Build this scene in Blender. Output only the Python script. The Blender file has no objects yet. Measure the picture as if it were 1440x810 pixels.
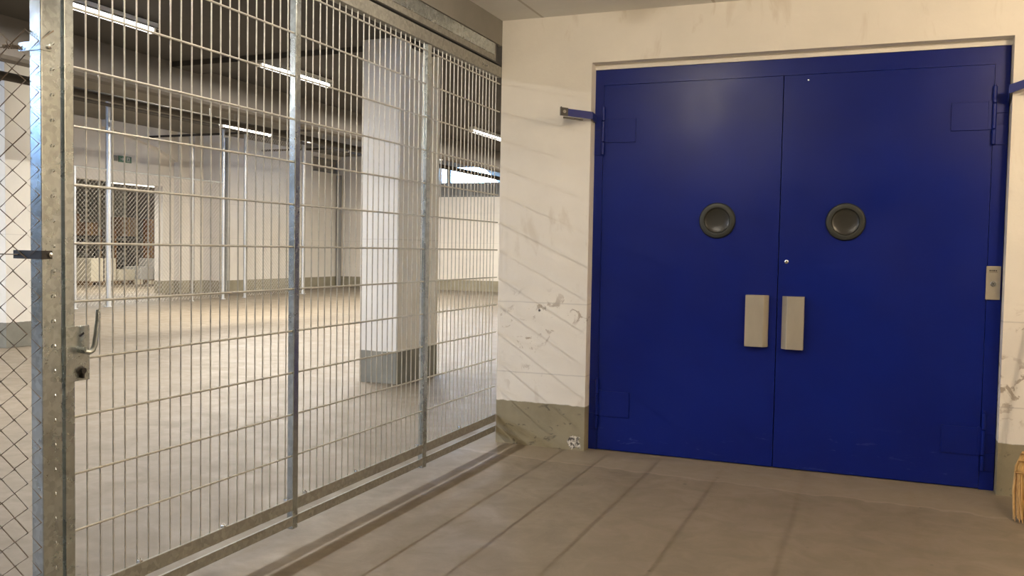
import bpy, bmesh, math, random
from mathutils import Vector, Matrix
random.seed(7)
S = bpy.context.scene
COL = S.collection

# ------------------------------------------------------------ camera
F_PX = 1248.57
YAW, PITCH, ROLL = -0.3849, -0.0435, 0.0176
CAM = Vector((2.5303, -5.976, 1.4195))
fw = Vector((math.sin(YAW)*math.cos(PITCH), math.cos(YAW)*math.cos(PITCH), math.sin(PITCH)))
rt = Vector((math.cos(YAW), -math.sin(YAW), 0))
up = rt.cross(fw)
r2 = rt*math.cos(ROLL) + up*math.sin(ROLL)
u2 = -rt*math.sin(ROLL) + up*math.cos(ROLL)
cam_data = bpy.data.cameras.new('camera')
cam_data.sensor_fit = 'HORIZONTAL'
cam_data.sensor_width = 36.0
cam_data.lens = F_PX/1440*36.0
cam_data.clip_end = 200
cam = bpy.data.objects.new('camera', cam_data)
COL.objects.link(cam)
cam.matrix_world = Matrix(((r2.x, u2.x, -fw.x, CAM.x), (r2.y, u2.y, -fw.y, CAM.y), (r2.z, u2.z, -fw.z, CAM.z), (0, 0, 0, 1)))
S.camera = cam

# ------------------------------------------------------------ world and view
w = bpy.data.worlds.new('world'); S.world = w; w.use_nodes = True
bg = w.node_tree.nodes['Background']
bg.inputs[0].default_value = (0.27, 0.52, 1.0, 1); bg.inputs[1].default_value = 85.0
S.view_settings.view_transform = 'Standard'
S.view_settings.look = 'None'
S.view_settings.exposure = 0.0
S.view_settings.gamma = 1.0
S.view_settings.use_curve_mapping = False

def portal(c, sx, sz, facing):
    L = bpy.data.lights.new('daylight_portal', 'AREA'); L.shape = 'RECTANGLE'; L.size = sx; L.size_y = sz
    L.cycles.is_portal = True
    o = bpy.data.objects.new('daylight_portal', L); COL.objects.link(o); o.location = c
    o.rotation_euler = {'+y': (math.pi/2, 0, 0), '-y': (-math.pi/2, 0, 0), '+x': (0, -math.pi/2, 0)}[facing]
portal((-8.85, -12.15, 4.08), 6.3, .66, '+y')
portal((-9.87, 21.05, 3.77), 2.5, 1.2, '-y')
portal((-15.05, 20.15, 4.2), .5, 1.7, '+x')

# lamp strengths (watts per lamp)
HALL_TUBE = 116.0
FAR_TUBE = 265.0
STORE_TUBE = 150.0
NEAR_TUBE = 33.0
WARM_TUBE = 112.0
HALL_COL = (1.0, 0.96, 0.92)
NEAR_COL = (1.0, 0.89, 0.74)
WARM_COL = (1.0, 0.78, 0.54)

# ------------------------------------------------------------ materials
def mat(name, col, rough=.6, metal=0.0, spec=.5, emit=None, es=0.0, coat=0.0):
    m = bpy.data.materials.new(name); m.use_nodes = True
    b = m.node_tree.nodes['Principled BSDF']
    b.inputs['Base Color'].default_value = (*col, 1)
    b.inputs['Roughness'].default_value = rough
    b.inputs['Metallic'].default_value = metal
    b.inputs['Specular IOR Level'].default_value = spec
    b.inputs['Coat Weight'].default_value = coat
    if emit:
        b.inputs['Emission Color'].default_value = (*emit, 1)
        b.inputs['Emission Strength'].default_value = es
    return m

class NT:
    """small helper for building node trees"""
    def __init__(s, m): s.m = m; s.t = m.node_tree; s.b = s.t.nodes['Principled BSDF']
    def n(s, typ, **k):
        x = s.t.nodes.new(typ)
        for a, v in k.items(): setattr(x, a, v)
        return x
    def l(s, a, b): s.t.links.new(a, b)
    def pos(s):
        g = s.n('ShaderNodeNewGeometry'); return g.outputs['Position']
    def xyz(s):
        x = s.n('ShaderNodeSeparateXYZ'); s.l(s.pos(), x.inputs[0]); return x.outputs
    def noise(s, scale, detail=4, rough=.55, vec=None, dist=0.0):
        x = s.n('ShaderNodeTexNoise'); x.inputs['Scale'].default_value = scale
        x.inputs['Detail'].default_value = detail; x.inputs['Roughness'].default_value = rough
        x.inputs['Distortion'].default_value = dist
        s.l(vec if vec is not None else s.pos(), x.inputs['Vector']); return x.outputs['Fac']
    def scaled(s, sx, sy, sz):
        x = s.n('ShaderNodeVectorMath', operation='MULTIPLY'); s.l(s.pos(), x.inputs[0])
        x.inputs[1].default_value = (sx, sy, sz); return x.outputs[0]
    def ramp(s, fac, a, b, ca=0.0, cb=1.0):
        x = s.n('ShaderNodeMapRange'); x.inputs[1].default_value = a; x.inputs[2].default_value = b
        x.inputs[3].default_value = ca; x.inputs[4].default_value = cb
        s.l(fac, x.inputs[0]); return x.outputs[0]
    def math(s, op, a, b=0.0, c=None):
        x = s.n('ShaderNodeMath', operation=op)
        for i, v in enumerate((a, b) if c is None else (a, b, c)):
            if isinstance(v, (int, float)): x.inputs[i].default_value = v
            else: s.l(v, x.inputs[i])
        return x.outputs[0]
    def mix(s, fac, a, b):
        x = s.n('ShaderNodeMix', data_type='RGBA')
        if isinstance(fac, (int, float)): x.inputs[0].default_value = fac
        else: s.l(fac, x.inputs[0])
        for i, v in ((6, a), (7, b)):
            if isinstance(v, tuple): x.inputs[i].default_value = (*v, 1)
            else: s.l(v, x.inputs[i])
        return x.outputs[2]
    def bump(s, h, dist=.002, strength=.5):
        x = s.n('ShaderNodeBump'); x.inputs['Distance'].default_value = dist
        x.inputs['Strength'].default_value = strength
        s.l(h, x.inputs['Height']); s.l(x.outputs[0], s.b.inputs['Normal'])

def wall_material(name, paint, skirt=(0.31, 0.27, 0.175), skirt_z=.315, scuffs=False, lines=()):
    m = mat(name, paint, .72); k = NT(m)
    x, y, z = k.xyz()
    big = k.noise(1.3, 5, .6); fine = k.noise(35, 4, .6)
    c = k.mix(k.ramp(big, .3, .7), tuple(v*.93 for v in paint), tuple(min(1, v*1.04) for v in paint))
    c = k.mix(k.ramp(fine, .62, .8, 0, .25), c, tuple(v*.8 for v in paint))
    if scuffs:
        band = k.math('MULTIPLY', k.ramp(z, .38, .55), k.ramp(z, 1.0, 1.16, 1, 0))
        n1 = k.noise(9, 6, .62, dist=1.5)
        n2 = k.noise(2.6, 2, .5)
        f = k.math('MULTIPLY', k.ramp(n1, .555, .62), k.ramp(n2, .45, .54))
        c = k.mix(k.math('MULTIPLY', k.math('MULTIPLY', f, band), .75), c, (.36, .28, .19))
        n3 = k.noise(5, 5, .6, vec=k.scaled(1.0, 1.0, .35), dist=.6)
        c = k.mix(k.math('MULTIPLY', k.ramp(n3, .60, .68), .28), c, (.60, .50, .37))
        d = k.n('ShaderNodeVectorMath', operation='DISTANCE'); k.l(k.pos(), d.inputs[0]); d.inputs[1].default_value = (.325, 0, .985)
        c = k.mix(k.ramp(d.outputs['Value'], .007, .010, 1, 0), c, (.1, .09, .08))
    for lz in lines:
        wob = k.math('ADD', z, k.ramp(k.noise(4, 3), .3, .7, -.004, .004))
        d = k.math('ABSOLUTE', k.math('SUBTRACT', wob, lz))
        c = k.mix(k.math('MULTIPLY', k.ramp(d, .002, .0055, 1, 0), .42), c, tuple(v*.55 for v in paint))
    # painted skirting band
    edge = k.math('ADD', z, k.ramp(k.noise(14, 4), .3, .7, -.004, .004))
    sk = k.mix(k.ramp(k.noise(3.2, 6, .65), .35, .65), tuple(v*.86 for v in skirt), tuple(v*1.12 for v in skirt))
    if scuffs:
        n4 = k.noise(11, 6, .65, vec=k.scaled(1, 1, 1.8), dist=.8)
        sk = k.mix(k.math('MULTIPLY', k.ramp(n4, .60, .66), .7), sk, (.10, .085, .06))
    c = k.mix(k.ramp(edge, skirt_z-.003, skirt_z+.003), sk, c)
    if scuffs:
        # chipped plaster at the foot of the reveal corner
        d = k.n('ShaderNodeVectorMath', operation='DISTANCE'); k.l(k.pos(), d.inputs[0]); d.inputs[1].default_value = (.605, 0, .055)
        rr = k.math('ADD', d.outputs['Value'], k.ramp(k.noise(30, 3), .3, .7, -.02, .02))
        chip = k.mix(k.ramp(k.noise(45, 5, .7), .47, .53), (.10, .09, .075), (.75, .71, .62))
        c = k.mix(k.ramp(rr, .045, .052, 1, 0), c, chip)
    k.l(c, k.b.inputs['Base Color'])
    h = k.math('ADD', k.math('MULTIPLY', k.noise(6, 5, .6), 1.5), k.math('MULTIPLY', fine, .35))
    k.bump(h, .006, .45)
    return m

M = {}
M['wall'] = wall_material('cream_paint', (.90, .85, .755), scuffs=True, lines=(.53, 1.04))
M['hall_wall'] = wall_material('hall_paint', (.85, .79, .69), skirt=(.33, .29, .20), skirt_z=.36, lines=(1.6, 2.6))
M['pillar'] = wall_material('pillar_paint', (.75, .71, .63), skirt=(.21, .20, .16), skirt_z=.335, lines=(1.5,))

m = mat('concrete_floor', (0.178, 0.150, 0.109), .62); k = NT(m)
x, y, z = k.xyz()
n_big = k.noise(.8, 5, .6); n_mid = k.noise(4.5, 7, .65, dist=.6); n_fine = k.noise(60, 4, .6)
c = k.mix(k.ramp(n_big, .35, .65), (0.169, 0.137, 0.095), (0.214, 0.173, 0.123))
c = k.mix(k.ramp(n_mid, .38, .68, 0, .65), c, (0.149, 0.119, 0.081))
c = k.mix(k.ramp(n_fine, .60, .75, 0, .35), c, (0.261, 0.217, 0.163))
# poured apron in front of the blue doors: paler slab beyond a ragged joint
yy = k.math('ADD', k.math('ADD', y, k.math('MULTIPLY', x, .055)), k.ramp(k.noise(5, 4), .3, .7, -.035, .035))
apron = k.math('MULTIPLY', k.ramp(yy, -.335, -.315), k.ramp(x, -.2, -.19))
c = k.mix(k.math('MULTIPLY', apron, .8), c, (0.238, 0.195, 0.138))
joint = k.ramp(k.math('ABSOLUTE', k.math('SUBTRACT', yy, -.335)), .005, .022, 1, 0)
c = k.mix(k.math('MULTIPLY', k.math('MULTIPLY', joint, k.ramp(x, -.2, -.19)), .6), c, (0.327, 0.266, 0.200))
spots = k.noise(13, 3, .5)
c = k.mix(k.ramp(spots, .715, .74, 0, .6), c, (0.066, 0.050, 0.035))
streak = k.noise(2.2, 6, .6, vec=k.scaled(.6, 2.2, 1), dist=.8)
c = k.mix(k.ramp(streak, .60, .72, 0, .35), c, (0.119, 0.097, 0.070))
k.l(c, k.b.inputs['Base Color'])
k.l(k.ramp(n_mid, .3, .7, .5, .72), k.b.inputs['Roughness'])
k.bump(k.math('ADD', n_mid, k.math('MULTIPLY', n_fine, .4)), .003, .3)
M['floor'] = m

def concrete(name, col, var=.12, sc=1.6, seams=None):
    m = mat(name, col, .8); k = NT(m)
    n = k.noise(sc, 6, .62); n2 = k.noise(22, 4)
    c = k.mix(k.ramp(n, .3, .7), tuple(v*(1-var) for v in col), tuple(v*(1+var) for v in col))
    if seams:
        x, y, z = k.xyz()
        px, py, ox, oy, tone, wd = seams
        for a, p, o in ((x, px, ox), (y, py, oy)):
            if not p: continue
            f = k.math('ABSOLUTE', k.math('SUBTRACT', k.math('FRACT', k.math('DIVIDE', k.math('SUBTRACT', a, o), p)), .5))
            f = k.math('MULTIPLY', k.math('SUBTRACT', .5, f), p)
            c = k.mix(k.ramp(f, wd*.6, wd, .8, 0), c, tone)
    k.l(c, k.b.inputs['Base Color']); k.bump(k.math('ADD', n, k.math('MULTIPLY', n2, .3)), .004, .35)
    return m
M['near_ceiling'] = concrete('near_ceiling_panels', (.80, .79, .75), .05, 1.5, (1.2, 0, .31, 0, (.50, .46, .40), .012))
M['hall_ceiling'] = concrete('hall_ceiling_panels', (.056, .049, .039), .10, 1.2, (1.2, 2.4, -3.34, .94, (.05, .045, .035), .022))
M['far_ceiling'] = concrete('far_ceiling', (.22, .20, .165), .12, .8)
M['beam'] = concrete('beam_concrete', (.22, .205, .175), .12, 2.0)
M['hall_beam'] = concrete('hall_beam_paint', (.13, .110, .085), .06, 1.2)
M['reveal'] = concrete('reveal_plaster', (.62, .55, .43), .08, 3.0)

def galv(name, col=(.49, .525, .515), rough=.38, spangle=.18, metal=.85):
    m = mat(name, col, rough, metal); k = NT(m)
    v = k.n('ShaderNodeTexVoronoi'); v.inputs['Scale'].default_value = 55; k.l(k.pos(), v.inputs['Vector'])
    g = k.n('ShaderNodeRGBToBW'); k.l(v.outputs['Color'], g.inputs[0])
    n = k.noise(3.5, 6, .65)
    f = k.math('ADD', k.math('MULTIPLY', g.outputs[0], .5), k.math('MULTIPLY', n, .5))
    c = k.mix(k.ramp(f, .25, .75), tuple(a*(1-spangle) for a in col), tuple(min(1, a*(1+spangle)) for a in col))
    k.l(c, k.b.inputs['Base Color'])
    k.l(k.ramp(n, .3, .7, rough-.08, rough+.12), k.b.inputs['Roughness'])
    return m
M['galv'] = galv('galvanised_steel', rough=.25)
M['galv_dull'] = galv('dull_galvanised_steel', (.33, .32, .28), .6, .2, .45)
M['wire'] = galv('galvanised_wire', (.60, .585, .53), .42, .1, .45)
M['link'] = galv('weathered_chain_link_wire', (.26, .20, .14), .55, .15, .5)
M['farlink'] = galv('far_chain_link_wire', (.74, .69, .60), .5, .1, .1)
M['farpost'] = galv('far_galvanised_pipe', (.62, .62, .60), .35, .08, .6)
M['steel_dark'] = mat('dark_steel', (.07, .065, .06), .45, .7)
M['pipe_brown'] = mat('matt_brown_pipe_paint', (.06, .05, .038), .85)
M['black'] = mat('black_plastic', (.02, .02, .02), .5)
M['bolt'] = mat('bright_zinc', (.75, .75, .72), .25, 1.0)

# blue door paint: faint scratches near the bottom, small rubs
def blue(name, worn):
    m = mat(name, (.001, .012, .16), .36, 0, .32); k = NT(m)
    x, y, z = k.xyz()
    n = k.noise(1.4, 4, .5)
    c = k.mix(k.ramp(n, .35, .65), (.0010, .009, .155), (.0015, .012, .185))
    if worn:
        sc = k.noise(9, 7, .7, vec=k.scaled(.55, 1, 2.6), dist=1.0)
        low = k.ramp(z, .05, .34, 1, 0)
        c = k.mix(k.math('MULTIPLY', k.ramp(sc, .60, .69), k.math('MULTIPLY', low, .6)), c, (.10, .13, .34))
        s2 = k.noise(20, 5, .6, vec=k.scaled(.35, 1, 3))
        c = k.mix(k.ramp(s2, .72, .76, 0, .25), c, (.10, .13, .36))
    k.l(c, k.b.inputs['Base Color'])
    k.l(k.ramp(k.noise(2.5, 5, .6), .3, .7, .30, .42), k.b.inputs['Roughness'])
    k.bump(k.noise(18, 4, .5), .0012, .35)
    return m
M['blue'] = blue('blue_gloss_paint', True)
M['blue_fit'] = blue('blue_fittings_paint', False)
m = mat('brushed_aluminium', (.52, .47, .37), .42, .45); k = NT(m)
n = k.noise(5, 5, .6, vec=k.scaled(1, 1, .4)); n2 = k.noise(16, 5, .6)
c = k.mix(k.ramp(n, .3, .7), (.47, .42, .33), (.57, .52, .41))
c = k.mix(k.ramp(n2, .66, .71, 0, .6), c, (.24, .19, .14))
k.l(c, k.b.inputs['Base Color']); M['alu'] = m
M['rubber'] = mat('dark_grey_rubber', (.028, .030, .024), .45)
M['port_glass'] = mat('smoked_glass', (.032, .031, .025), .3, 0, .5)
M['enamel'] = mat('white_enamel', (.7, .68, .62), .5)
M['sign_grey'] = mat('grey_sign_panel', (.30, .28, .22), .6)
M['reflector'] = mat('white_reflector', (.82, .82, .80), .5)
M['green'] = mat('exit_green', (.12, .22, .11), .5)
M['sign_white'] = mat('sign_white', (.66, .64, .52), .5)
def glow(name, col, st):
    m = mat(name, (.9, .9, .9), .5, emit=col, es=st); m.cycles.emission_sampling = 'NONE'; return m
GLOW = 7.0
M['tube_hall'] = glow('cool_tube', HALL_COL, GLOW)
M['tube_far'] = glow('cool_tube_far', (1.0, .93, .82), GLOW)
M['tube_store'] = glow('store_tube', (1.0, .95, .85), 2.5)
M['tube_near'] = glow('warm_white_tube', NEAR_COL, GLOW)
M['tube_warm'] = glow('warm_tube', WARM_COL, GLOW)
LAMP = {'tube_hall': (HALL_TUBE, HALL_COL), 'tube_far': (FAR_TUBE, (1.0, .93, .82)), 'tube_store': (STORE_TUBE, (1.0, .95, .85)),
        'tube_near': (NEAR_TUBE, NEAR_COL), 'tube_warm': (WARM_TUBE, WARM_COL)}
m = mat('window_glass', (.9, .95, .95), .05); k = NT(m)
tr = k.n('ShaderNodeBsdfTransparent'); gl = k.n('ShaderNodeBsdfGlossy'); gl.inputs['Roughness'].default_value = .05
mx = k.n('ShaderNodeMixShader'); mx.inputs[0].default_value = .08
k.l(tr.outputs[0], mx.inputs[1]); k.l(gl.outputs[0], mx.inputs[2]); k.l(mx.outputs[0], k.t.nodes['Material Output'].inputs['Surface'])
M['glass'] = m
M['frame_grey'] = mat('grey_window_frame', (.28, .27, .25), .5)
M['ramp'] = concrete('outdoor_concrete', (.33, .31, .27), .1, 1.5)

def woodmat(name, a, b):
    m = mat(name, a, .5); k = NT(m)
    n = k.noise(14, 5, .6, vec=k.scaled(3, 3, .3), dist=.8)
    k.l(k.mix(k.ramp(n, .35, .65), a, b), k.b.inputs['Base Color']); return m
M['handle_wood'] = woodmat('broomstick_wood', (.30, .15, .06), (.42, .24, .11))
M['pallet_wood'] = woodmat('pallet_wood', (.20, .13, .07), (.30, .21, .12))
M['straw'] = woodmat('straw', (.50, .29, .09), (.72, .46, .18))
M['twine'] = mat('straw_binding', (.45, .25, .08), .7)
M['card'] = woodmat('brown_cardboard', (.34, .20, .11), (.40, .25, .14))
M['wrap_cream'] = concrete('cream_wrapped_goods', (.70, .63, .48), .08, 3)
M['wrap_white'] = concrete('white_wrapped_goods', (.66, .64, .60), .08, 3)
M['shelf_dark'] = mat('dark_shelving', (.05, .042, .035), .6)
M['store_wall'] = concrete('store_wall', (.38, .34, .28), .15, 1.0)
M['store_orange'] = mat('orange_brown_upright', (.36, .16, .05), .6)

# ------------------------------------------------------------ mesh helpers
class MB:
    def __init__(s): s.bm = bmesh.new()
    def box(s, x0, x1, y0, y1, z0, z1, bev=0.0):
        vs = [s.bm.verts.new((x, y, z)) for x in (x0, x1) for y in (y0, y1) for z in (z0, z1)]
        fs = [(0, 1, 3, 2), (4, 6, 7, 5), (0, 4, 5, 1), (2, 3, 7, 6), (0, 2, 6, 4), (1, 5, 7, 3)]
        made = [s.bm.faces.new([vs[i] for i in f]) for f in fs]
        if bev:
            ed = list({e for f in made for e in f.edges})
            bmesh.ops.bevel(s.bm, geom=ed, offset=bev, segments=2, affect='EDGES', profile=.6)
        return s
    def obox(s, c, sx, sy, sz, rot=None, bev=0.0):
        """box of full size sx,sy,sz about c, turned by a matrix"""
        t = MB(); t.box(-sx/2, sx/2, -sy/2, sy/2, -sz/2, sz/2, bev)
        mt = Matrix.Translation(c) @ (rot.to_4x4() if rot is not None else Matrix.Identity(4))
        s.merge(t, mt); return s
    def merge(s, o, mt=None):
        me = bpy.data.meshes.new('tmp'); o.bm.to_mesh(me); o.bm.free()
        if mt is not None: me.transform(mt)
        s.bm.from_mesh(me); bpy.data.meshes.remove(me)
    def path(s, pts, r, seg=8, caps=True):
        """round tube through points"""
        pts = [Vector(p) for p in pts]; rings = []
        d0 = (pts[1]-pts[0]).normalized()
        ref = Vector((0, 0, 1)) if abs(d0.z) < .9 else Vector((1, 0, 0))
        for i, p in enumerate(pts):
            a = pts[max(i-1, 0)]; b = pts[min(i+1, len(pts)-1)]
            d = (b-a).normalized()
            sd = d.cross(ref).normalized(); u = sd.cross(d)
            rr = r[i] if isinstance(r, (list, tuple)) else r
            rings.append([s.bm.verts.new(p + sd*math.cos(q)*rr + u*math.sin(q)*rr) for q in [2*math.pi*j/seg for j in range(seg)]])
        for a, b in zip(rings, rings[1:]):
            for j in range(seg): s.bm.faces.new((a[j], a[(j+1) % seg], b[(j+1) % seg], b[j]))
        if caps:
            s.bm.faces.new(rings[0][::-1]); s.bm.faces.new(rings[-1])
        return s
    def lathe(s, prof, c, axis='y', seg=40):
        """profile of (radius, along) pairs about c; axis y or z or x"""
        rings = []
        for r, t in prof:
            ring = []
            for j in range(seg):
                q = 2*math.pi*j/seg; a, b = r*math.cos(q), r*math.sin(q)
                v = {'y': (a, t, b), 'z': (a, b, t), 'x': (t, a, b)}[axis]
                ring.append(s.bm.verts.new(Vector(c)+Vector(v)))
            rings.append(ring)
        for a, b in zip(rings, rings[1:]):
            for j in range(seg): s.bm.faces.new((a[j], a[(j+1) % seg], b[(j+1) % seg], b[j]))
        s.bm.faces.new(rings[0][::-1]); s.bm.faces.new(rings[-1])
        return s
    def prism(s, poly, z0, z1, axis='z'):
        """extrude polygon; axis z: poly (x,y); axis x: poly (y,z); axis y: poly (x,z)"""
        def P(a, b, t): return {'z': (a, b, t), 'x': (t, a, b), 'y': (a, t, b)}[axis]
        A = [s.bm.verts.new(P(a, b, z0)) for a, b in poly]; B = [s.bm.verts.new(P(a, b, z1)) for a, b in poly]
        n = len(poly)
        s.bm.faces.new(A); s.bm.faces.new(B[::-1])
        for i in range(n): s.bm.faces.new((A[i], A[(i+1) % n], B[(i+1) % n], B[i]))
        return s
    def build(s, name, material, parent=None, smooth=False):
        bmesh.ops.recalc_face_normals(s.bm, faces=s.bm.faces)
        me = bpy.data.meshes.new(name); s.bm.to_mesh(me); s.bm.free()
        me.materials.append(material)
        if smooth:
            for p in me.polygons: p.use_smooth = True
            try: me.set_sharp_from_angle(angle=math.radians(38))
            except Exception: pass
        o = bpy.data.objects.new(name, me); COL.objects.link(o)
        if parent is not None:
            o.parent = parent
            q = parent; off = Vector((0, 0, 0))
            while q is not None: off += q.location; q = q.parent
            me.transform(Matrix.Translation(-off))
        return o

def thing(name, label, cat, loc=(0, 0, 0), group=None):
    o = bpy.data.objects.new(name, None); COL.objects.link(o)
    o.empty_display_size = .1; o.location = loc
    return tag(o, label, cat, group)
def tag(o, label, cat, group=None):
    o['label'] = label; o['category'] = cat
    if group: o['group'] = group
    return o
def struct(o, label=None):
    o['kind'] = 'structure'
    if label: o['label'] = label
    return o
def dup(o, loc, label, group=None):
    r = o.copy(); COL.objects.link(r); r.location = loc; r['label'] = label
    if group: r['group'] = group
    for c in list(o.children):
        d = c.copy(); COL.objects.link(d); d.parent = r
        for g in list(c.children):
            e = g.copy(); COL.objects.link(e); e.parent = d
    return r

# ============================================================ SETTING
WX0, WX1 = .68, 3.262         # door opening
ZD = 2.725
b = MB(); b.box(-27.3, 5.3, -12.3, 23.3, -.2, 0); struct(b.build('floor', M['floor']))

# wall with the blue doors (piers, lintel), then its side faces
b = MB()
b.prism([(0, 0), (WX0, 0), (WX0, ZD), (WX1, ZD), (WX1, 0), (5.2, 0), (5.2, 3.3), (0, 3.3)], 0, .32, 'y')
struct(b.build('wall_front', M['wall']))
b = MB(); b.box(5.2, 5.4, -12.2, .5, 0, 3.3); struct(b.build('wall_right', M['wall']))
b = MB()
b.prism([(-16.3, 0), (5.4, 0), (5.4, 4.6), (-16.3, 4.6), (-16.3, 4.4), (-5.7, 4.4), (-5.7, 3.75), (-12, 3.75), (-12, 4.399), (-16.3, 4.399)], -12.3, -12.1, 'y')
struct(b.build('wall_rear', M['beam']))
rw = bpy.data.objects.new('window_3', None); COL.objects.link(rw); rw.location = (-8.85, -12.2, 3.75); rw['kind'] = 'structure'
b = MB()
b.box(-12, -5.7, -12.24, -12.16, 3.75, 3.8); b.box(-12, -5.7, -12.24, -12.16, 4.34, 4.4)
for i in range(5): b.box(-12+i*1.56, -11.94+i*1.56, -12.24, -12.16, 3.75, 4.4)
b.build('window_frame', M['frame_grey'], rw)
b = MB(); b.box(-12, -5.7, -12.205, -12.195, 3.77, 4.38); b.build('window_pane', M['glass'], rw)
b = MB(); b.box(.0, .25, .32, 21.2, 0, 4.6); struct(b.build('wall_side', M['hall_wall']))
# plaster stop at the head of the opening, slightly lighter strip above the leaves
b = MB(); b.box(WX0, WX1, .088, .32, 2.69, ZD); struct(b.build('trim_1', M['wall']))
b = MB(); b.box(.25, 5.4, .34, .5, 0, 3.25); struct(b.build('light_block_behind_door', M['black']))  # unseen black slab, added to stop world light leaking through the door gaps
# ceilings
b = MB(); b.box(0.0, 5.4, -12.2, .32, 3.065, 3.25); struct(b.build('ceiling', M['near_ceiling']))
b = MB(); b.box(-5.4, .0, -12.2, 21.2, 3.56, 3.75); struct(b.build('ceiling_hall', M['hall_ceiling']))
b = MB(); b.box(-27, -5.4, -12.2, 23, 4.58, 4.8); struct(b.build('ceiling_far', M['far_ceiling']))
# concrete beam over the gate and the hall step beam
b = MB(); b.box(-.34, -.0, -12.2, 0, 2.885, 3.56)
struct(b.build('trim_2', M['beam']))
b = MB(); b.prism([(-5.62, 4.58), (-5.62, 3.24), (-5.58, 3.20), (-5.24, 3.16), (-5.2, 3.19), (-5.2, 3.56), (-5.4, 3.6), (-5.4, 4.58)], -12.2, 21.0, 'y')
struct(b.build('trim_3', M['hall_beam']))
# far hall walls: west wall with the store opening
OY0, OY1, OZ = 9.0, 13.52, 3.02
b = MB()
b.prism([(-12.2, 0), (OY0, 0), (OY0, OZ), (OY1, OZ), (OY1, 0), (14.7, 0), (14.7, 4.58), (-12.2, 4.58)], -16.3, -16.0, 'x')
struct(b.build('wall_left', M['hall_wall']))
# haunched pier next to the opening and wall beyond it; small high window in it
b = MB()
b.box(-16.0, -15.8, 13.95, 14.6, 0, 4.58)
b.box(-16.0, -15.6, 14.35, 14.75, 0, 4.58)
b.prism([(11.4, 4.58), (14.35, 4.58), (14.35, 3.55), (13.9, 3.75), (13.2, 4.05), (11.4, 4.4)], -16.0, -15.85, 'x')
struct(b.build('trim_4', M['hall_wall']))
b = MB()
b.prism([(14.7, 0), (21.0, 0), (21.0, 3.95), (19.3, 3.95), (19.3, 4.45), (21.0, 4.45), (21.0, 4.58), (14.7, 4.58)], -15.3, -15.0, 'x')
b.box(-16.3, -15.3, 14.7, 14.9, 0, 4.58)
struct(b.build('wall_recess', M['hall_wall']))
# back wall with the window band
HX0, HX1, HZ0, HZ1 = -11.13, -8.6, 3.14, 4.39
b = MB()
b.prism([(-15.3, 0), (.2, 0), (.2, 4.58), (-15.3, 4.58), (-15.3, HZ1), (HX0, HZ1), (HX1, HZ1), (HX1, HZ0), (HX0, HZ0), (HX0, HZ1-.0005), (-15.3, HZ1-.0005)], 21.0, 21.3, 'y')
struct(b.build('wall_back', M['hall_wall']))

# window in the back wall: frame, mullion, lower grey panel, glass, ramp wall outside
win = bpy.data.objects.new('window_1', None); COL.objects.link(win); win.location = (HX0, 21.1, HZ0); win['kind'] = 'structure'
win['label'] = 'high bright window band in the far back wall of the hall'
b = MB()
for q in ((HX0, HX1, HZ0, HZ0+.06), (HX0, HX1, HZ1-.06, HZ1), (HX0, HX0+.06, HZ0, HZ1), (HX1-.06, HX1, HZ0, HZ1), (HX0, HX1, 3.56, 3.62), (HX0, HX1, 4.13, 4.19)):
    b.box(q[0], q[1], 21.08, 21.16, q[2], q[3])
b.box(-10.88, -10.72, 21.06, 21.17, HZ0, 4.15)
b.build('window_frame', M['frame_grey'], win)
b = MB(); b.box(HX0+.06, HX1-.06, 21.11, 21.12, 3.62, 4.13); b.build('window_pane', M['glass'], win)
b = MB()
for i in range(24):
    xx = HX0+.06+i*.1; b.box(xx, xx+.06, 21.09, 21.14, HZ0+.06, 3.56)
b.box(HX0+.06, HX1-.06, 21.14, 21.16, HZ0+.06, 3.56)
b.build('louvre_panel', M['frame_grey'], win)
b = MB(); b.box(HX0+.06, HX1-.06, 21.1, 21.14, 4.19, HZ1-.06); b.build('top_panel', M['frame_grey'], win)
b = MB(); b.prism([(-9.75, 4.6), (-9.62, 4.13), (-8.98, 3.55), (-8.3, 3.0), (-8.3, 4.6)], 21.3, 21.55, 'y')
struct(b.build('trim_5', M['ramp']), 'sloping concrete outside the high window')
# small window at the corner of the recess wall
win2 = bpy.data.objects.new('window_2', None); COL.objects.link(win2); win2.location = (-15.1, 19.3, 3.95); win2['kind'] = 'structure'
win2['label'] = 'small high window near the far corner of the hall'
b = MB()
for q in ((19.3, 21, 3.95, 4.0), (19.3, 21, 4.4, 4.45), (19.3, 19.35, 3.95, 4.45), (20.95, 21, 3.95, 4.45)):
    b.box(-15.2, -15.1, q[0], q[1], q[2], q[3])
b.build('window_frame', M['frame_grey'], win2)
b = MB(); b.box(-15.16, -15.15, 19.35, 20.95, 4.0, 4.4); b.build('window_pane', M['glass'], win2)

# store room behind the opening
b = MB(); b.box(-27.2, -27.0, 5, 23.2, 0, 4.58); b.box(-27, -16.3, 4.8, 5.0, 0, 4.58); b.box(-27, -15.3, 23.0, 23.2, 0, 4.58); b.box(-15.31, -15.2, 14.9, 23.0, 0, 4.58)
struct(b.build('wall_store', M['store_wall']))

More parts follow.
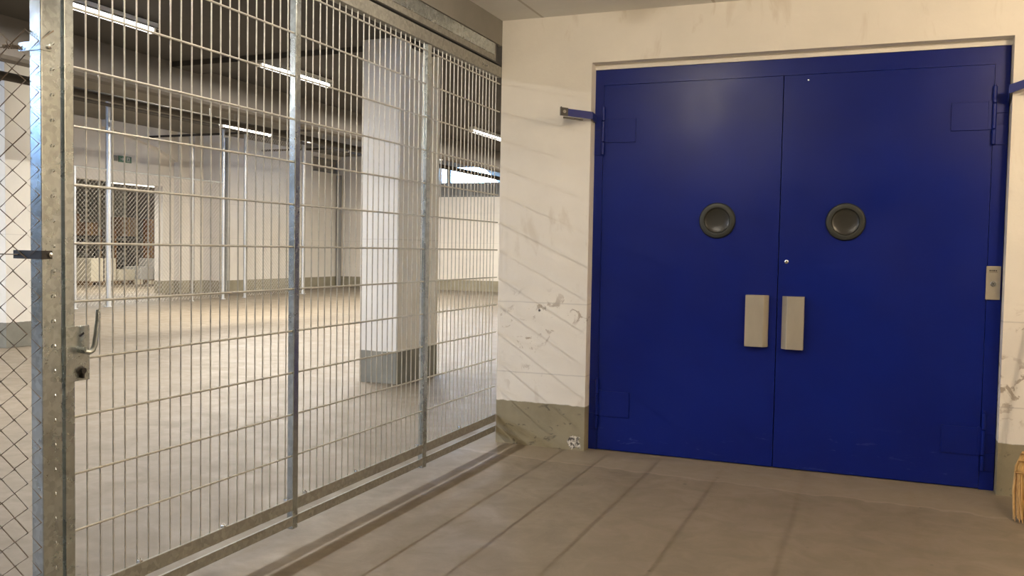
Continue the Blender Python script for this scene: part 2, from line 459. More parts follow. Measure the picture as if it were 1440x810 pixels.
# ============================================================ BLUE DOUBLE DOOR
YD = .1
door = bpy.data.objects.new('door_1', None); COL.objects.link(door); door.location = (1.957, YD, 0); door['kind'] = 'structure'
door['label'] = 'blue steel double door with two portholes in the cream wall'
b = MB()
b.prism([(WX0, .0), (.742, .0), (.742, 2.583), (3.178, 2.583), (3.178, .0), (WX1-.004, .0), (WX1-.004, 2.69), (WX0, 2.69)], YD+.0015, YD+.09, 'y')
b.build('door_frame', M['blue_fit'], door)
SE = 1.957
def leaf(x0, x1):
    b = MB(); b.box(x0, x1, YD, YD+.055, .006, 2.581, .0015)
    return b.build('door_leaf', M['blue'], door)
leafL = leaf(.7445, SE-.0025); leafR = leaf(SE+.0025, 3.1755)
def porthole(x, z, par):
    b = MB()
    b.lathe([(.121, .002), (.121, -.006), (.114, -.016), (.098, -.020), (.086, -.018), (.080, -.006), (.080, .002)], (x, YD, z), 'y', 56)
    b.build('porthole_rim', M['rubber'], par, True)
    b = MB()
    b.lathe([(.082, .003), (.081, -.010), (.076, -.0075), (.066, -.0035), (.030, -.002), (.004, -.002)], (x, YD, z), 'y', 48)
    b.build('porthole_glass', M['port_glass'], par, True)
porthole(1.553, 1.637, leafL); porthole(2.363, 1.632, leafR)
def pull(x0, x1, ch, z0, z1, par):
    # angled pull: ch is the x where the chamfer on the meeting side starts
    b = MB()
    if ch < 0: poly = [(x0, YD), (x0, YD-.046), (x1-.028, YD-.046), (x1, YD-.012), (x1, YD)]
    else: poly = [(x0, YD), (x0, YD-.010), (x0+.034, YD-.046), (x1, YD-.046), (x1, YD)]
    b.prism(poly, z0, z1, 'z')
    bmesh.ops.bevel(b.bm, geom=list(b.bm.edges), offset=.002, segments=1, affect='EDGES')
    return b.build('pull_handle', M['alu'], par)
pull(1.758, 1.905, -1, .803, 1.146, leafL); pull(1.990, 2.130, 1, .797, 1.144, leafR)
b = MB(); b.lathe([(.013, .001), (.013, -.003), (.009, -.006), (.003, -.006)], (2.008, YD, 1.37), 'y', 20); b.build('lock_cylinder', M['bolt'], leafR, True)
b = MB(); b.lathe([(.006, .001), (.006, -.002), (.002, -.003)], (2.11, YD, 2.585-.04), 'y', 12); b.build('screw', M['bolt'], leafR, True)

def hinge(px, s, zb, zt, pz0, pz1, par, frame_x):
    """s = +1: strap runs to +x over the leaf; px = pin x"""
    b = MB()
    mid = (zb+zt)/2
    for a, c in ((zb, zb+(zt-zb)*.26), (zb+(zt-zb)*.27, zb+(zt-zb)*.70), (zb+(zt-zb)*.71, zt)):
        b.lathe([(.008, a), (.0115, a+.003), (.0115, c-.003), (.008, c)], (px, YD-.016, 0), 'z', 18)
    b.path([(px, YD-.016, zt-.002), (px, YD-.016, zt+.012)], .006, 10)
    b.build('hinge_pin', M['blue_fit'], par, True)
    b = MB(); x0, x1 = sorted((px+s*.008, px+s*.232)); b.box(x0, x1, YD-.007, YD+.001, pz0, pz1, .0015); b.box(*sorted((px, px+s*.03)), YD-.010, YD, pz0+.004, pz1+.006, .001)
    b.build('hinge_strap', M['blue_fit'], par)
    b = MB(); x0, x1 = sorted((px-s*.006, frame_x)); 
    b.box(x0, x1, YD-.006, YD+.005, zt-.16 if zt > 1 else zb+.16*0+.0, zt-.045 if zt > 1 else zb+.105, .001)
    b.box(x0, x1, YD-.006, YD+.005, zb if zt > 1 else zt-.13, zb+.12 if zt > 1 else zt-.01, .001)
    b.build('hinge_plate', M['blue_fit'], par)
hinge(.745, 1, 2.095, 2.43, 2.18, 2.345, leafL, .684)
hinge(.742, 1, .155, .505, .245, .425, leafL, .684)
hinge(3.180, -1, 2.10, 2.45, 2.19, 2.36, leafR, WX1-.006)
hinge(3.190, -1, .12, .475, .21, .38, leafR, WX1-.006)

# hold-open hooks on the frame, one each side
def hook(sx, root, tip):
    h = MB(); r = Vector(root); t = Vector(tip)
    mid = Vector((r.x - sx*.012 + .0, -.035, (r.z+t.z)/2-.004))
    pts = [r, mid, t]
    hh, th = .050, .008
    prev = None
    for i, p in enumerate(pts):
        d = (pts[min(i+1, 2)]-pts[max(i-1, 0)]); n = Vector((-d.y, d.x, 0)).normalized()*th/2
        ring = [h.bm.verts.new(p+n+Vector((0, 0, hh/2))), h.bm.verts.new(p-n+Vector((0, 0, hh/2))), h.bm.verts.new(p-n-Vector((0, 0, hh/2))), h.bm.verts.new(p+n-Vector((0, 0, hh/2)))]
        if prev:
            for j in range(4): h.bm.faces.new((prev[j], prev[(j+1) % 4], ring[(j+1) % 4], ring[j]))
        else: h.bm.faces.new(ring[::-1])
        prev = ring
    h.bm.faces.new(prev)
    arm = h.build('holdback_arm', M['blue_fit'], door)
    d = (t-mid).normalized(); n = Vector((d.y, -d.x, 0)).normalized()
    if n.y > 0: n = -n
    rot = Matrix((d, -n, Vector((0, 0, 1)))).transposed()
    c = MB()
    c.obox(t-d*.02+n*.010+Vector((0, 0, .0)), .050, .012, .056, rot, .0015)
    c.obox(t+d*.008+n*.020, .006, .030, .058, rot, .001)
    c.build('end_clip', M['steel_dark'], arm)
    c = MB(); c.path([t-d*.018+n*.014, t-d*.018+n*.024], .011, 12); c.build('bolt_head', M['galv_dull'], arm, True)
    c = MB(); c.obox(t-d*.085-Vector((0, 0, .038)), .14, .012, .012, rot, .001); c.build('catch_bar', M['steel_dark'], arm)
hook(-1, (.69, .098, 2.345), (.515, -.155, 2.372))
hook(1, (WX1-.01, .098, 2.352), (3.46, -.13, 2.47))

# key switch on the right of the frame
ks = thing('key_switch', 'small aluminium key switch plate on the right edge of the blue door frame', 'switch', (3.213, YD+.004, 1.165))
b = MB(); b.box(3.172, 3.250, YD-.010, YD+.004, 1.166, 1.369, .002); b.build('switch_plate', M['alu'], ks)
b = MB(); b.lathe([(.018, -.009), (.018, -.014), (.014, -.018), (.003, -.018)], (3.212, YD, 1.262), 'y', 24); b.build('key_cylinder', M['bolt'], ks, True)
b = MB(); b.box(3.2105, 3.2135, YD-.0185, YD-.0175, 1.256, 1.268); b.build('keyhole', M['black'], ks)
b = MB()
for i, (xx, wd) in enumerate(((3.188, .008), (3.199, .006), (3.208, .010), (3.221, .007))): b.box(xx, xx+wd, YD-.0108, YD-.0098, 1.338, 1.346)
b.box(3.188, 3.232, YD-.0108, YD-.0098, 1.331, 1.333)
b.build('engraved_mark', M['steel_dark'], ks)

# ============================================================ SLIDING MESH GATE
gate = thing('sliding_gate', 'galvanised steel gate of upright wires in three bays, left of the cream pier', 'gate', (0, -1.9, 0))
ZT, ZBR = 2.655, .155
def member(name, x0, x1, y0, y1, z0, z1, mm='galv', bev=.003, par=gate):
    b = MB(); b.box(x0, x1, y0, y1, z0, z1, bev); return b.build(name, M[mm], par)
stile = member('gate_stile', -.04, 0, -3.760, -3.722, .03, 2.70)
member('gate_post', -.034, 0, -2.473, -2.433, .06, 2.70)
member('gate_post', -.034, 0, -1.150, -1.098, .06, 2.652)
member('top_rail', -.05, 0, -3.76, -.004, 2.658, 2.733, 'galv_dull')
member('middle_rail', -.014, -.001, -3.722, -.004, .152, .208, 'galv_dull')
member('bottom_rail', -.012, -.001, -3.722, -.004, .078, .118, 'galv_dull')
b = MB()   # lip along the bottom rail
b.box(-.010, .002, -3.722, -.004, .118, .124); b.build('rail_lip', M['galv_dull'], gate)
Z0 = 1.4133
for y0, y1, n in ((-3.722, -2.473, 21), (-2.433, -1.150, 22), (-1.098, -.012, 18)):
    b = MB()
    st = .0573
    ya = y0+.010
    cnt = int((y1-y0-.012)/st)+1
    for i in range(cnt):
        yy = ya+i*st + (.002 if i % 7 == 3 else 0)
        b.path([(-.0195, yy, .20), (-.0195, yy, ZT+.004)], .0031, 6)
    for kk in range(-6, 7):
        zz = Z0+.2*kk
        if zz < .24: continue
        b.path([(-.0135, y0-.012, zz), (-.0135, y1+.012, zz)], .0047, 8)
    b.build('wire_panel', M['wire'], gate, True)
for yy in (-3.42, -2.95, -2.51, -2.36, -1.9, -1.2, -.6):
    b = MB(); b.obox(Vector((-.012, yy, .211)), .02, .014, .010, None, .002); b.path([(-.010, yy, .205), (-.010, yy, .222)], .004, 8); b.build('weld_clip', M['bolt'], gate)
for yy in (-.345, -.290):
    b = MB(); b.lathe([(.012, 0), (.012, .008), (.008, .010), (.006, .018), (.002, .019)], (0, yy, 2.69), 'x', 6); b.build('bolt_head', M['bolt'], gate)
# lock plate with lever handle
lp = MB(); lp.box(.0, .010, -3.767, -3.669, .940, 1.130, .002); lp = lp.build('lock_plate', M['galv'], stile)
b = MB()
b.path([(.010, -3.712, 1.047), (.045, -3.712, 1.047)], .011, 14)
b.path([(.040, -3.716, 1.044), (.043, -3.700, 1.040), (.045, -3.688, 1.046), (.046, -3.680, 1.064), (.046, -3.674, 1.10), (.046, -3.668, 1.145), (.046, -3.665, 1.185)], [.008, .009, .0095, .0095, .0088, .008, .0075], 12)
b.build('lever_handle', M['galv'], stile, True)
b = MB(); b.lathe([(.015, .009), (.015, .013), (.010, .016), (.010, .028), (.003, .028)], (0, -3.708, .976), 'x', 18)
b.box(.012, .026, -3.712, -3.704, .950, .976, .001); b.build('lock_cylinder', M['steel_dark'], stile, True)
b = MB(); b.obox(Vector((.0105, -3.703, 1.100)), .003, .020, .007, Matrix.Rotation(.5, 3, 'X')); b.build('screw_slot', M['black'], stile)

# overhead track the gate hangs in
track = thing('gate_track', 'galvanised overhead channel above the wire gate under the concrete beam', 'track', (-.03, -1.9, 2.74))
b = MB(); b.box(-.20, -.012, -12.0, -.085, 2.753, 2.885, .002); b.build('track_channel', M['galv_dull'], track)
b = MB(); b.box(-.09, .004, -12.0, -.02, 2.742, 2.752); b.build('track_lip', M['steel_dark'], track)
b = MB(); b.box(-.012, -.006, -12.0, -.12, 2.80, 2.88); b.build('cover_strip', M['galv'], track)
b = MB(); b.box(-.17, -.02, -.085, -.03, 2.70, 2.885, .004); b.build('end_stop', M['steel_dark'], track)

# fixed post at the left of the gate
post = thing('gate_post', 'square galvanised post at the far left, wrapped by chain link beside the gate', 'post', (-.03, -3.81, 0))
b = MB(); b.box(-.056, -.002, -3.848, -3.771, 0, 2.74, .004); b.build('post_tube', M['galv'], post)
b = MB(); b.box(-.09, .03, -3.90, -3.77, 0, .008, .002); b.build('base_plate', M['galv_dull'], post)
for zz in (1.374, 2.057):
    b = MB()
    # flat clamp around the post reaching out to the tension wire
    b.box(-.128 if zz < 2 else -.098, .001, -3.8535, -3.8485, zz-.014, zz+.014)
    b.box(-.001, .002, -3.8535, -3.812, zz-.014, zz+.014)
    cl = b.build('clamp', M['steel_dark'] if zz < 2 else M['galv'], post)
    b = MB(); b.lathe([(.008, 0), (.008, .006), (.004, .008), (.002, .009)], (.002, -3.822, zz), 'x', 10); b.build('bolt_head', M['bolt'], cl)

# chain link partition running left from the post and wrapped round it
cf = thing('chain_link_fence', 'weathered chain-link mesh fence at the left edge, wrapped round the gate post', 'fence', (-.6, -3.853, 0))
def wrap(u, off):
    """u = distance along the mesh from the post corner (negative: out to the left)"""
    if u <= 0: return (u, -3.8545-off)
    return (.0025+off, -3.8545+u)
b = MB()
NODE = .0625; PZ = .0835; ZPH = 1.945
cols = list(range(-22, 0))
edges = [-.0625*i for i in range(22, -1, -1)] + [.047]
zlo, zhi = .06, 2.135
nlo = int((zlo-ZPH)/PZ*2)-1; nhi = int((zhi-ZPH)/PZ*2)+1
for ci in range(len(edges)-1):
    ua, ub = edges[ci], edges[ci+1]
    par_a = (len(edges)-1-ci) % 2
    pts = []
    for h in range(nlo, nhi+1):
        zz = ZPH + h*PZ/2
        if zz < zlo or zz > zhi: continue
        side = (h + par_a) % 2
        u = (ua+.0006) if side == 0 else (ub-.0006)
        ov = .0022 if side else -.0010
        u += (.0025 if side else -.0025)
        if ci == len(edges)-2 and side: u = ub
        if ci < len(edges)-2: u = min(u, -.0 if ci == len(edges)-3 else u)
        jx = random.uniform(-.0015, .0015)
        X, Y = wrap(u, .002+ov*.8)
        pts.append((X + (jx if u <= -.01 else 0), Y, zz+random.uniform(-.0012, .0012)))
    b.path(pts, .0025, 5)
b.build('chain_link_mesh', M['link'], cf, True)
# knuckles on the wrapped edge
for h in range(nlo, nhi+1):
    if h % 2: continue
    zz = ZPH + h*PZ/2 + (PZ/2 if (len(edges)) % 2 == 0 else 0)
    if zlo+.02 < zz < zhi-.02:
        b = MB(); b.path([(.003, -3.8085, zz-.004), (.0075, -3.8065, zz), (.003, -3.8045, zz+.006)], .0022, 6)
        b.build('wire_knuckle', M['bolt'], cf)
for zz, col in ((1.374, 'link'), (2.06, 'link')):
    b = MB(); b.path([(-1.4, -3.858, zz), (-.10, -3.858, zz)], .002, 6)
    if zz > 2:   # twisted end of the tension wire
        pp = [(-.165+.0026*i, -3.860+.006*math.sin(i*1.3), zz+.002+.006*math.cos(i*1.3)-.0003*i) for i in range(34)]
        b.path(pp, .0022, 6)
        b.path([(-.135, -3.86, zz), (-.128, -3.875, zz+.014), (-.126, -3.872, zz+.022)], .0018, 5)
    b.build('tension_wire', M['link'], cf, True)
b = MB(); b.box(-1.45, -1.39, -3.85, -3.79, 0, 2.8, .003); b.build('line_post', M['galv'], cf)

# ============================================================ HALL
p1 = thing('concrete_pillar', 'pale painted square pillar with grey foot seen through the middle of the gate', 'pillar', (-2.22, 2.5, 0))
b = MB(); b.box(-2.44, -2.0, 2.05, 2.98, 0, 3.56, .006); b.build('pillar_shaft', M['pillar'], p1)
b = MB(); b.box(-5.2, -.34, 2.30, 2.75, 3.50, 3.56); struct(b.build('trim_6', M['hall_ceiling']))
p2 = thing('concrete_pillar', 'pale pillar behind the chain link at the left edge of the photo', 'pillar', (-8.3, 2.9, 0))
b = MB(); b.box(-8.6, -8.0, 2.32, 3.4, 0, 4.58, .006); b.build('pillar_shaft', M['pillar'], p2)
b = MB(); b.box(-8.35, -8.02, 2.28, 2.322, 3.50, 3.58, .004); b.build('wall_bracket', M['steel_dark'], p2)

def tube_light(name, label, c, L, along='y', mt="tube_hall", group=None, bare=False, ceil=None, wdt=.13):
    """batten light: housing, diffuser tube, end caps, hangers; c = centre of the lamp's underside"""
    x, y, z = c
    o = thing(name, label, 'light', (x, y, z), group)
    def P(a, bb, t): return Vector((x+bb, y+a, z+t)) if along == 'y' else Vector((x+a, y+bb, z+t))
    def bx(m_, a0, a1, b0, b1, t0, t1, bev=0):
        p, q = P(a0, b0, t0), P(a1, b1, t1)
        m_.box(min(p.x, q.x), max(p.x, q.x), min(p.y, q.y), max(p.y, q.y), min(p.z, q.z), max(p.z, q.z), bev)
    b = MB(); bx(b, -L/2, L/2, -wdt/2, wdt/2, .045, .085, .003); b.build('housing', M['enamel'], o)
    if mt == 'tube_hall':
        # slim bare tube between white angled reflector wings
        b = MB(); b.path([P(-L/2+.03, 0, .018), P(L/2-.03, 0, .018)], .030, 12); b.build('tube', M[mt], o, True)
        for sgn in (-1, 1):
            b = MB()
            q = [(sgn*.020, .046), (sgn*.070, .024), (sgn*.073, .026), (sgn*.022, .049)]
            ra = [b.bm.verts.new(P(-L/2, u, t)) for u, t in q]; rb = [b.bm.verts.new(P(L/2, u, t)) for u, t in q]
            for j in range(4): b.bm.faces.new((ra[j], ra[(j+1) % 4], rb[(j+1) % 4], rb[j]))
            b.bm.faces.new(ra); b.bm.faces.new(rb[::-1])
            b.build('reflector', M['reflector'], o)
    else:
        b = MB()
        prof = [(.022*math.sin(q), .024-.022*math.cos(q)) for q in [(-.87+.29*i)*math.pi for i in range(7)]] if bare else [(-.056, .045), (-.054, .028), (-.040, .014), (0, .008), (.040, .014), (.054, .028), (.056, .045)]
        ra = [b.bm.verts.new(P(-L/2+.02, q, t)) for q, t in prof]; rb = [b.bm.verts.new(P(L/2-.02, q, t)) for q, t in prof]
        for j in range(6): b.bm.faces.new((ra[j], ra[j+1], rb[j+1], rb[j]))
        b.bm.faces.new(ra); b.bm.faces.new(rb[::-1]); b.bm.faces.new((ra[0], rb[0], rb[6], ra[6]))
        b.build('diffuser', M[mt], o)
    for sgn in (-1, 1):
        b = MB(); bx(b, sgn*(L/2-.028), sgn*(L/2), -.036, .036, -.014, .05, .003); b.build('end_cap', M['enamel'], o)
    pw, cl = LAMP[mt]
    if bare:      # open tube: light leaves it all round
        for k_ in (-1, 0, 1):
            ld = bpy.data.lights.new('tube_glow', 'POINT'); ld.shadow_soft_size = .03; ld.energy = pw/3; ld.color = cl
            lo = bpy.data.objects.new('tube_glow', ld); COL.objects.link(lo); lo.parent = o; lo.location = P(k_*L*.33, 0, -.035)-Vector(c)
    else:
        ld = bpy.data.lights.new('tube_glow', 'AREA'); ld.shape = 'RECTANGLE'; ld.energy = pw*L/1.4; ld.color = cl
        wd_ = .026 if mt == 'tube_hall' else .10
        ld.size, ld.size_y = (wd_, L-.06) if along == 'y' else (L-.06, wd_)
        lo = bpy.data.objects.new('tube_glow', ld); COL.objects.link(lo); lo.parent = o; lo.location = P(0, 0, -.017)-Vector(c)
    if ceil:
        for sgn in (-1, 1):
            b = MB(); b.path([P(sgn*L*.35, 0, .08), P(sgn*L*.35, 0, ceil-z)], .006, 6); b.build('hanger_rod', M['galv_dull'], o)
    return o
hl = 'ceiling tubes in the row beyond the gate'
names = {-1: 'lit tube lamp at the top left corner of the gate, nearest of the hall row',
         0: 'lit tube lamp crossing behind the upper part of the first gate post',
         1: 'lit tube lamp glimpsed beside the pillar top behind the third gate bay',
         2: 'lit tube lamp at the right end of the hall row, against the cream pier'}
for i, yc in enumerate((-8.9, -5.9, -2.9, .11, 3.13, 6.05, 8.95, 12.0, 15.0)):
    lab = names.get(i-4, None) if i < 3 else names.get(i-4)
    key = {3: -1, 4: 0, 5: 1, 6: 2}.get(i)
    lab = names[key] if key is not None else ('lit hall tube lamp behind the viewpoint, %s of the row' % ('last', 'second last', 'third last')[i] if i < 3 else 'distant lit hall tube lamp hidden past the cream pier, %s' % ('first', 'second')[i-7])
    tube_light('tube_lamp', lab, (-4.05, yc, 3.47), 1.42, 'y', 'tube_hall', hl)
tube_light('tube_lamp', 'lit tube lamp hanging low in the far bay left of the middle gate post', (-8.76, 8.09, 3.60), 1.46, 'y', 'tube_far', 'hanging tubes in the far bay', ceil=4.58)
tube_light('tube_lamp', 'small lit tube lamp just above the high bright back window', (-9.34, 18.0, 4.05), .55, 'x', 'tube_store', None, ceil=4.58)
for q, yc in enumerate((-1.5, -6.5)):  # extra lamps out of view, added to fill the far bay with light
    tube_light('tube_lamp', 'unseen fill lamp added in the far bay outside the left edge, %s' % ('nearer to the pillar', 'farther back')[q], (-9.5, yc, 4.0), 1.5, 'y', 'tube_far', 'hanging tubes in the far bay', ceil=4.58)
for q, yc in enumerate((8.6, 12.2, 15.6)):  # hidden lamps added to brighten the far walls and floor
    tube_light('tube_lamp', 'unseen fill lamp added behind the hall step beam, %s' % ('nearest', 'middle', 'farthest')[q], (-9.0, yc, 4.38), 1.5, 'y', 'tube_far', 'hanging tubes in the far bay', ceil=4.58)
tube_light('tube_lamp', 'short unseen fill lamp added behind the step beam to light the left pillar', (-6.9, 4.2, 4.3), .45, 'y', 'tube_far', 'hanging tubes in the far bay', ceil=4.58)  # added out of sight to brighten the side of the left pillar
# unlit dark fitting
df = thing('unlit_lamp', 'dark unlit tube fitting under the ceiling right of the middle gate post', 'light', (-8.56, 10.6, 3.6))
b = MB(); b.obox(Vector((-8.56, 10.6, 3.62)), .12, 1.75, .09, Matrix.Rotation(.13, 3, 'Z'), .01); b.build('housing', M['black'], df)
for sgn in (-1, 1):
    b = MB(); b.obox(Vector((-8.56-sgn*.115, 10.6+sgn*.88, 3.60)), .10, .06, .07, None, .008); b.build('end_cap', M['enamel'], df)
for sgn in (-1, 1):
    b = MB(); b.path([(-8.56-sgn*.07, 10.6+sgn*.5, 3.66), (-8.56-sgn*.07, 10.6+sgn*.5, 4.58)], .008, 6); b.build('hanger_rod', M['galv_dull'], df)
# store-room lamps under the lintel
tube_light('tube_lamp', 'long lit tube lamp under the lintel of the store opening', (-18.0, 14.6, 3.12), 2.1, 'y', 'tube_store', 'store room tubes', ceil=4.58)
tube_light('tube_lamp', 'lit store lamp at the left end of the opening beside the gate stile', (-18.0, 12.2, 2.95), 1.3, 'y', 'tube_store', 'store room tubes', ceil=4.58)

# service pipes under the far ceiling
def pipe(label, pts, r, mm='pipe_brown', hang=None):
    o = thing('service_pipe', label, 'pipe', pts[0], 'service pipes in the far bay')
    b = MB(); b.path(pts, r, 10); b.build('pipe_run', M[mm], o, True)
    if hang:
        for t in (.1, .35, .6, .85):
            p = Vector(pts[0]).lerp(Vector(pts[-1]), t)
            b = MB(); b.path([p, (p.x, p.y, hang)], .012, 6); b.build('hanger', M['galv_dull'], o)
    return o
pipe('dark pipe running below the far ceiling behind the thick galvanised pipe', [(-6.6, -4, 3.27), (-6.6, 20.5, 3.27)], .05, 'pipe_brown', 4.58)
pipe('slim brown pipe crossing the far bay beneath the ceiling', [(-11.5, 6, 4.12), (-11.5, 20.5, 4.12)], .035, 'pipe_brown', 4.58)
pipe('thin cross pipe running over the store opening side of the hall', [(-15.6, 12.6, 4.27), (-6.2, 12.6, 4.27)], .03, 'pipe_brown')
pipe('second thin cross pipe farther along the far bay ceiling', [(-15.3, 16.6, 4.32), (-6.2, 16.6, 4.32)], .03, 'pipe_brown')
o = pipe('vertical downpipe in the far corner left of the square pillar', [(-14.88, 20.7, 0), (-14.88, 20.7, 3.9)], .09, 'frame_grey')
o = pipe('grey vertical pipe beside the pier right of the store opening', [(-14.9, 14.85, 0), (-14.9, 14.85, 4.5)], .05, 'galv_dull')

# far chain-link enclosure along x = -13
ff = thing('chain_link_fence', 'far chain-link enclosure with galvanised pipe posts in front of the store opening', 'fence', (-13, 8, 0))
FX = -13.0
for yy, r, ht in ((7.86, .035, 3.0), (8.75, .055, 4.56), (11.33, .03, 3.75), (12.46, .04, 4.5), (13.32, .035, 4.5), (15.93, .05, 4.5)):
    b = MB(); b.path([(FX, yy, 0), (FX, yy, ht)], r, 12); b.path([(FX, yy, 0), (FX, yy, .02)], r*1.8, 12); b.build('fence_post', M['farpost'], ff, True)
def diag_mesh(y0, y1, z0, z1, p, r):
    b = MB(); W_, H_ = y1-y0, z1-z0
    n = int((W_+H_)/p)+1
    for i in range(n):
        d = i*p
        a = (max(0, d-H_), min(d, H_)); e = (min(d, W_), max(0, d-W_))
        if abs(a[0]-e[0]) < .03: continue
        b.path([(FX+.005, y0+a[0], z0+a[1]), (FX+.005, y0+e[0], z0+e[1])], r, 3, False)
        b.path([(FX-.005, y1-a[0], z0+a[1]), (FX-.005, y1-e[0], z0+e[1])], r, 3, False)
    return b
for y0, y1, z1 in ((7.0, 8.7, 3.0), (8.8, 11.3, 3.0), (11.35, 12.42, 3.0), (13.36, 15.88, 4.4)):
    diag_mesh(y0, y1, .05, z1, .105, .0036).build('fence_mesh', M['farlink'], ff)
b = MB(); b.path([(FX, 7.0, 3.0), (FX, 12.46, 3.0)], .02, 8); b.build('top_pipe', M['farpost'], ff, True)

# emergency exit sign above the opening: green panel, pale arrow and doorway figure
sg = thing('exit_sign', 'small green emergency exit sign high on the wall above the store opening', 'sign', (-15.985, 12.1, 3.62))
b = MB(); b.box(-16.0, -15.975, 11.93, 12.36, 3.545, 3.71, .003); b.build('sign_panel', M['green'], sg)
b = MB(); b.box(-16.0, -15.985, 11.74, 11.90, 3.56, 3.70, .003); b.build('side_panel', M['sign_grey'], sg)
b = MB(); b.prism([(11.98, 3.615), (12.05, 3.615), (12.05, 3.58), (12.11, 3.628), (12.05, 3.675), (12.05, 3.64), (11.98, 3.64)], -15.976, -15.972, 'x'); b.build('arrow', M['sign_white'], sg)
b = MB(); b.prism([(12.19, 3.565), (12.30, 3.565), (12.30, 3.69), (12.19, 3.69)], -15.976, -15.972, 'x'); b.build('doorway_mark', M['sign_white'], sg)
b = MB(); b.prism([(12.215, 3.57), (12.24, 3.61), (12.265, 3.57), (12.28, 3.575), (12.258, 3.625), (12.262, 3.66), (12.235, 3.66), (12.232, 3.62), (12.20, 3.575)], -15.973, -15.969, 'x'); b.build('running_figure', M['green'], sg)

# goods in the store room
def pallet(label, x, y, w_, d_, group=None):
    o = thing('wooden_pallet', label, 'pallet', (x, y, 0), 'pallets in the store opening')
    for s in (-1, 0, 1):
        b = MB(); b.box(x-d_/2, x+d_/2, y+s*(w_/2-.06)-.05, y+s*(w_/2-.06)+.05, .0, .10); b.build('runner', M['pallet_wood'], o)
    b = MB()
    n = 5
    for i in range(n):
        xx = x-d_/2+i*(d_-.1)/(n-1); b.box(xx, xx+.1, y-w_/2, y+w_/2, .10, .125)
    b.build('deck_boards', M['pallet_wood'], o)
    return o
def goods(label, x, y, w_, d_, z0, h, mm, straps=True):
    o = thing('wrapped_load', label, 'load', (x, y, z0), 'wrapped loads on pallets')
    b = MB(); b.box(x-d_/2, x+d_/2, y-w_/2, y+w_/2, z0, z0+h, .03); b.build('load_body', M[mm], o)
    if straps:
        b = MB(); b.box(x-d_/2-.006, x+d_/2+.006, y-.03, y+.02, z0, z0+h+.006); b.build('strap', M['shelf_dark'], o)
    return o
X = -21.5
pallet('wooden pallet under the tall cream load at the left of the store opening', X, 16.2, 1.15, .9)
goods('tall cream wrapped load beside the gate stile in the store opening', X, 16.2, 1.02, .9, .127, .76, 'wrap_cream')
pallet('wooden pallet under the low cream load behind the thick pipe', X, 17.25, .75, .8)
goods('low cream wrapped load behind the thick galvanised pipe', X, 17.25, .70, .8, .127, .37, 'wrap_cream', False)
pallet('wooden pallet under the middle white load in the store opening', X, 18.15, .62, .8)
goods('white wrapped load in the middle of the store opening', X, 18.15, .58, .8, .127, .46, 'wrap_white', False)
pallet('wooden pallet under the white load next to the right edge of the opening', X, 18.92, .75, .8)
goods('white wrapped load at the right side of the store opening', X, 18.92, .74, .8, .127, .74, 'wrap_white')
for q, (dy, dx, s) in enumerate(((-.3, .7, .16), (.05, .9, .12))):
    o = thing('cardboard_box', 'small cream box on the store floor in front of the pallets, %s of two' % ('left', 'right')[q], 'box', (X+dx, 17.75+dy, 0))
    b = MB(); b.box(X+dx-s/2, X+dx+s/2, 17.75+dy-s*.7, 17.75+dy+s*.7, 0, s, .006); b.build('carton', M['wrap_cream'], o)
    b = MB(); b.box(X+dx-s/2-.001, X+dx+s/2+.001, 17.75+dy-.02, 17.75+dy+.02, 0, s+.001); b.build('tape', M['card'], o)
# racks
def rack(label, x, y0, y1, hs, mm):
    o = thing('storage_rack', label, 'shelving', (x, (y0+y1)/2, 0))
    for yy in (y0, y1):
        for xx in (x-.35, x+.35):
            b = MB(); b.box(xx-.03, xx+.03, yy-.03, yy+.03, 0, hs[-1]+.3); b.build('upright', M[mm], o)
    for h in hs:
        b = MB(); b.box(x-.36, x+.36, y0, y1, h, h+.05); b.build('shelf', M['shelf_dark'], o)
    return o
rack('dark storage rack behind the left pallets', -23.4, 16.4, 18.3, (.5, 1.1, 1.6), 'shelf_dark')
rack('dark storage rack with orange uprights at the right of the store room', -23.4, 18.6, 21.0, (.5, 1.1, 1.6), 'store_orange')
def carton(label, x, y, z, sx, sy, sz, mm='card'):
    o = thing('cardboard_box', label, 'box', (x, y, z))
    b = MB(); b.box(x-sx/2, x+sx/2, y-sy/2, y+sy/2, z, z+sz, .008); b.build('carton', M[mm], o)
    b = MB(); b.box(x-sx/2-.003, x+sx/2+.003, y-.03, y+.03, z+.0, z+sz+.003); b.build('tape', M['straw'], o)
carton('large brown box on the top shelf of the left rack', -23.4, 16.8, 1.65, .6, .6, .75)
carton('dark brown box on the top shelf, right of the large box', -23.4, 17.6, 1.65, .6, .55, .45)
carton('brown box on the top shelf of the right rack, left end', -23.4, 19.3, 1.65, .6, .7, .7)
carton('black carton on the middle shelf of the left rack', -23.4, 16.9, 1.15, .6, .7, .38, 'shelf_dark')
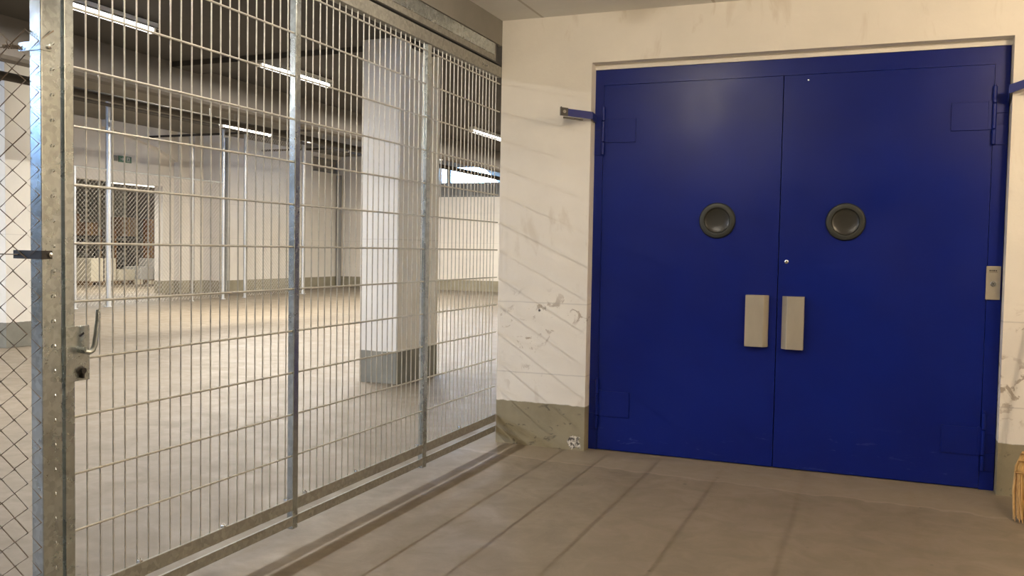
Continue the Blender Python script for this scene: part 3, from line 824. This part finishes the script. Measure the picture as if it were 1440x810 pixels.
carton('black carton on the middle shelf of the right rack', -23.4, 19.1, 1.15, .6, .6, .35, 'shelf_dark')
carton('tall orange-brown board crate at the right edge of the store opening', -22.6, 19.75, 0, .3, .25, 2.3, 'store_orange')
b = MB()

# ============================================================ NEAR LAMPS (out of frame, above)
tube_light('tube_lamp', 'near ceiling tube lamp just above the frame in front of the blue doors', (1.0, -2.45, 2.97), 1.4, 'y', 'tube_near', 'near ceiling tubes', bare=True)
tube_light('tube_lamp', 'near ceiling tube lamp above the viewpoint, reflected in the left door leaf', (1.0, -4.1, 2.97), 1.4, 'y', 'tube_near', 'near ceiling tubes', bare=True)
tube_light('tube_lamp', 'warm ceiling tube lamp above the right side of the loading area', (4.1, -2.3, 2.97), 1.4, 'y', 'tube_warm', 'near ceiling tubes', bare=True)

# ============================================================ BROOM at the right edge
br = thing('straw_broom', 'straw broom with wooden stick leaning by the right door reveal', 'broom', (3.39, -.56, 0))
b = MB(); b.path([(3.368, -.37, .28), (3.372, -.22, .62), (3.40, -.035, 1.08)], .0135, 12); b.build('broom_stick', M['handle_wood'], br, True)
b = MB()
for i in range(420):
    a = random.uniform(0, 2*math.pi); rr = math.sqrt(random.random())
    tx, ty = rr*math.cos(a), rr*math.sin(a)
    jit = random.uniform(-.008, .008)
    p0 = Vector((3.367+tx*.030, -.375+ty*.028, .345))
    p1 = Vector((3.372+tx*.066+jit, -.42+ty*.050, .27))
    p2 = Vector((3.385+tx*.090+jit*2, -.49+ty*.066, .14))
    p3 = Vector((3.395+tx*.095+jit*3, -.565+ty*.070, random.uniform(.004, .035)))
    b.path([p0, p1, p2, p3], [.0034, .0036, .0032, .0018], 4)
b.build('bristles', M['straw'], br)
for zz, ra in ((.335, .038), (.30, .052), (.245, .076)):
    b = MB(); q = (.345-zz)/.345
    b.path([(3.367+.02*q+ra*math.cos(t), -.377-.25*q+ra*.85*math.sin(t), zz-.01*math.sin(t)) for t in [i*math.pi/12 for i in range(25)]], .005, 6)
    b.build('binding', M['twine'], br, True)
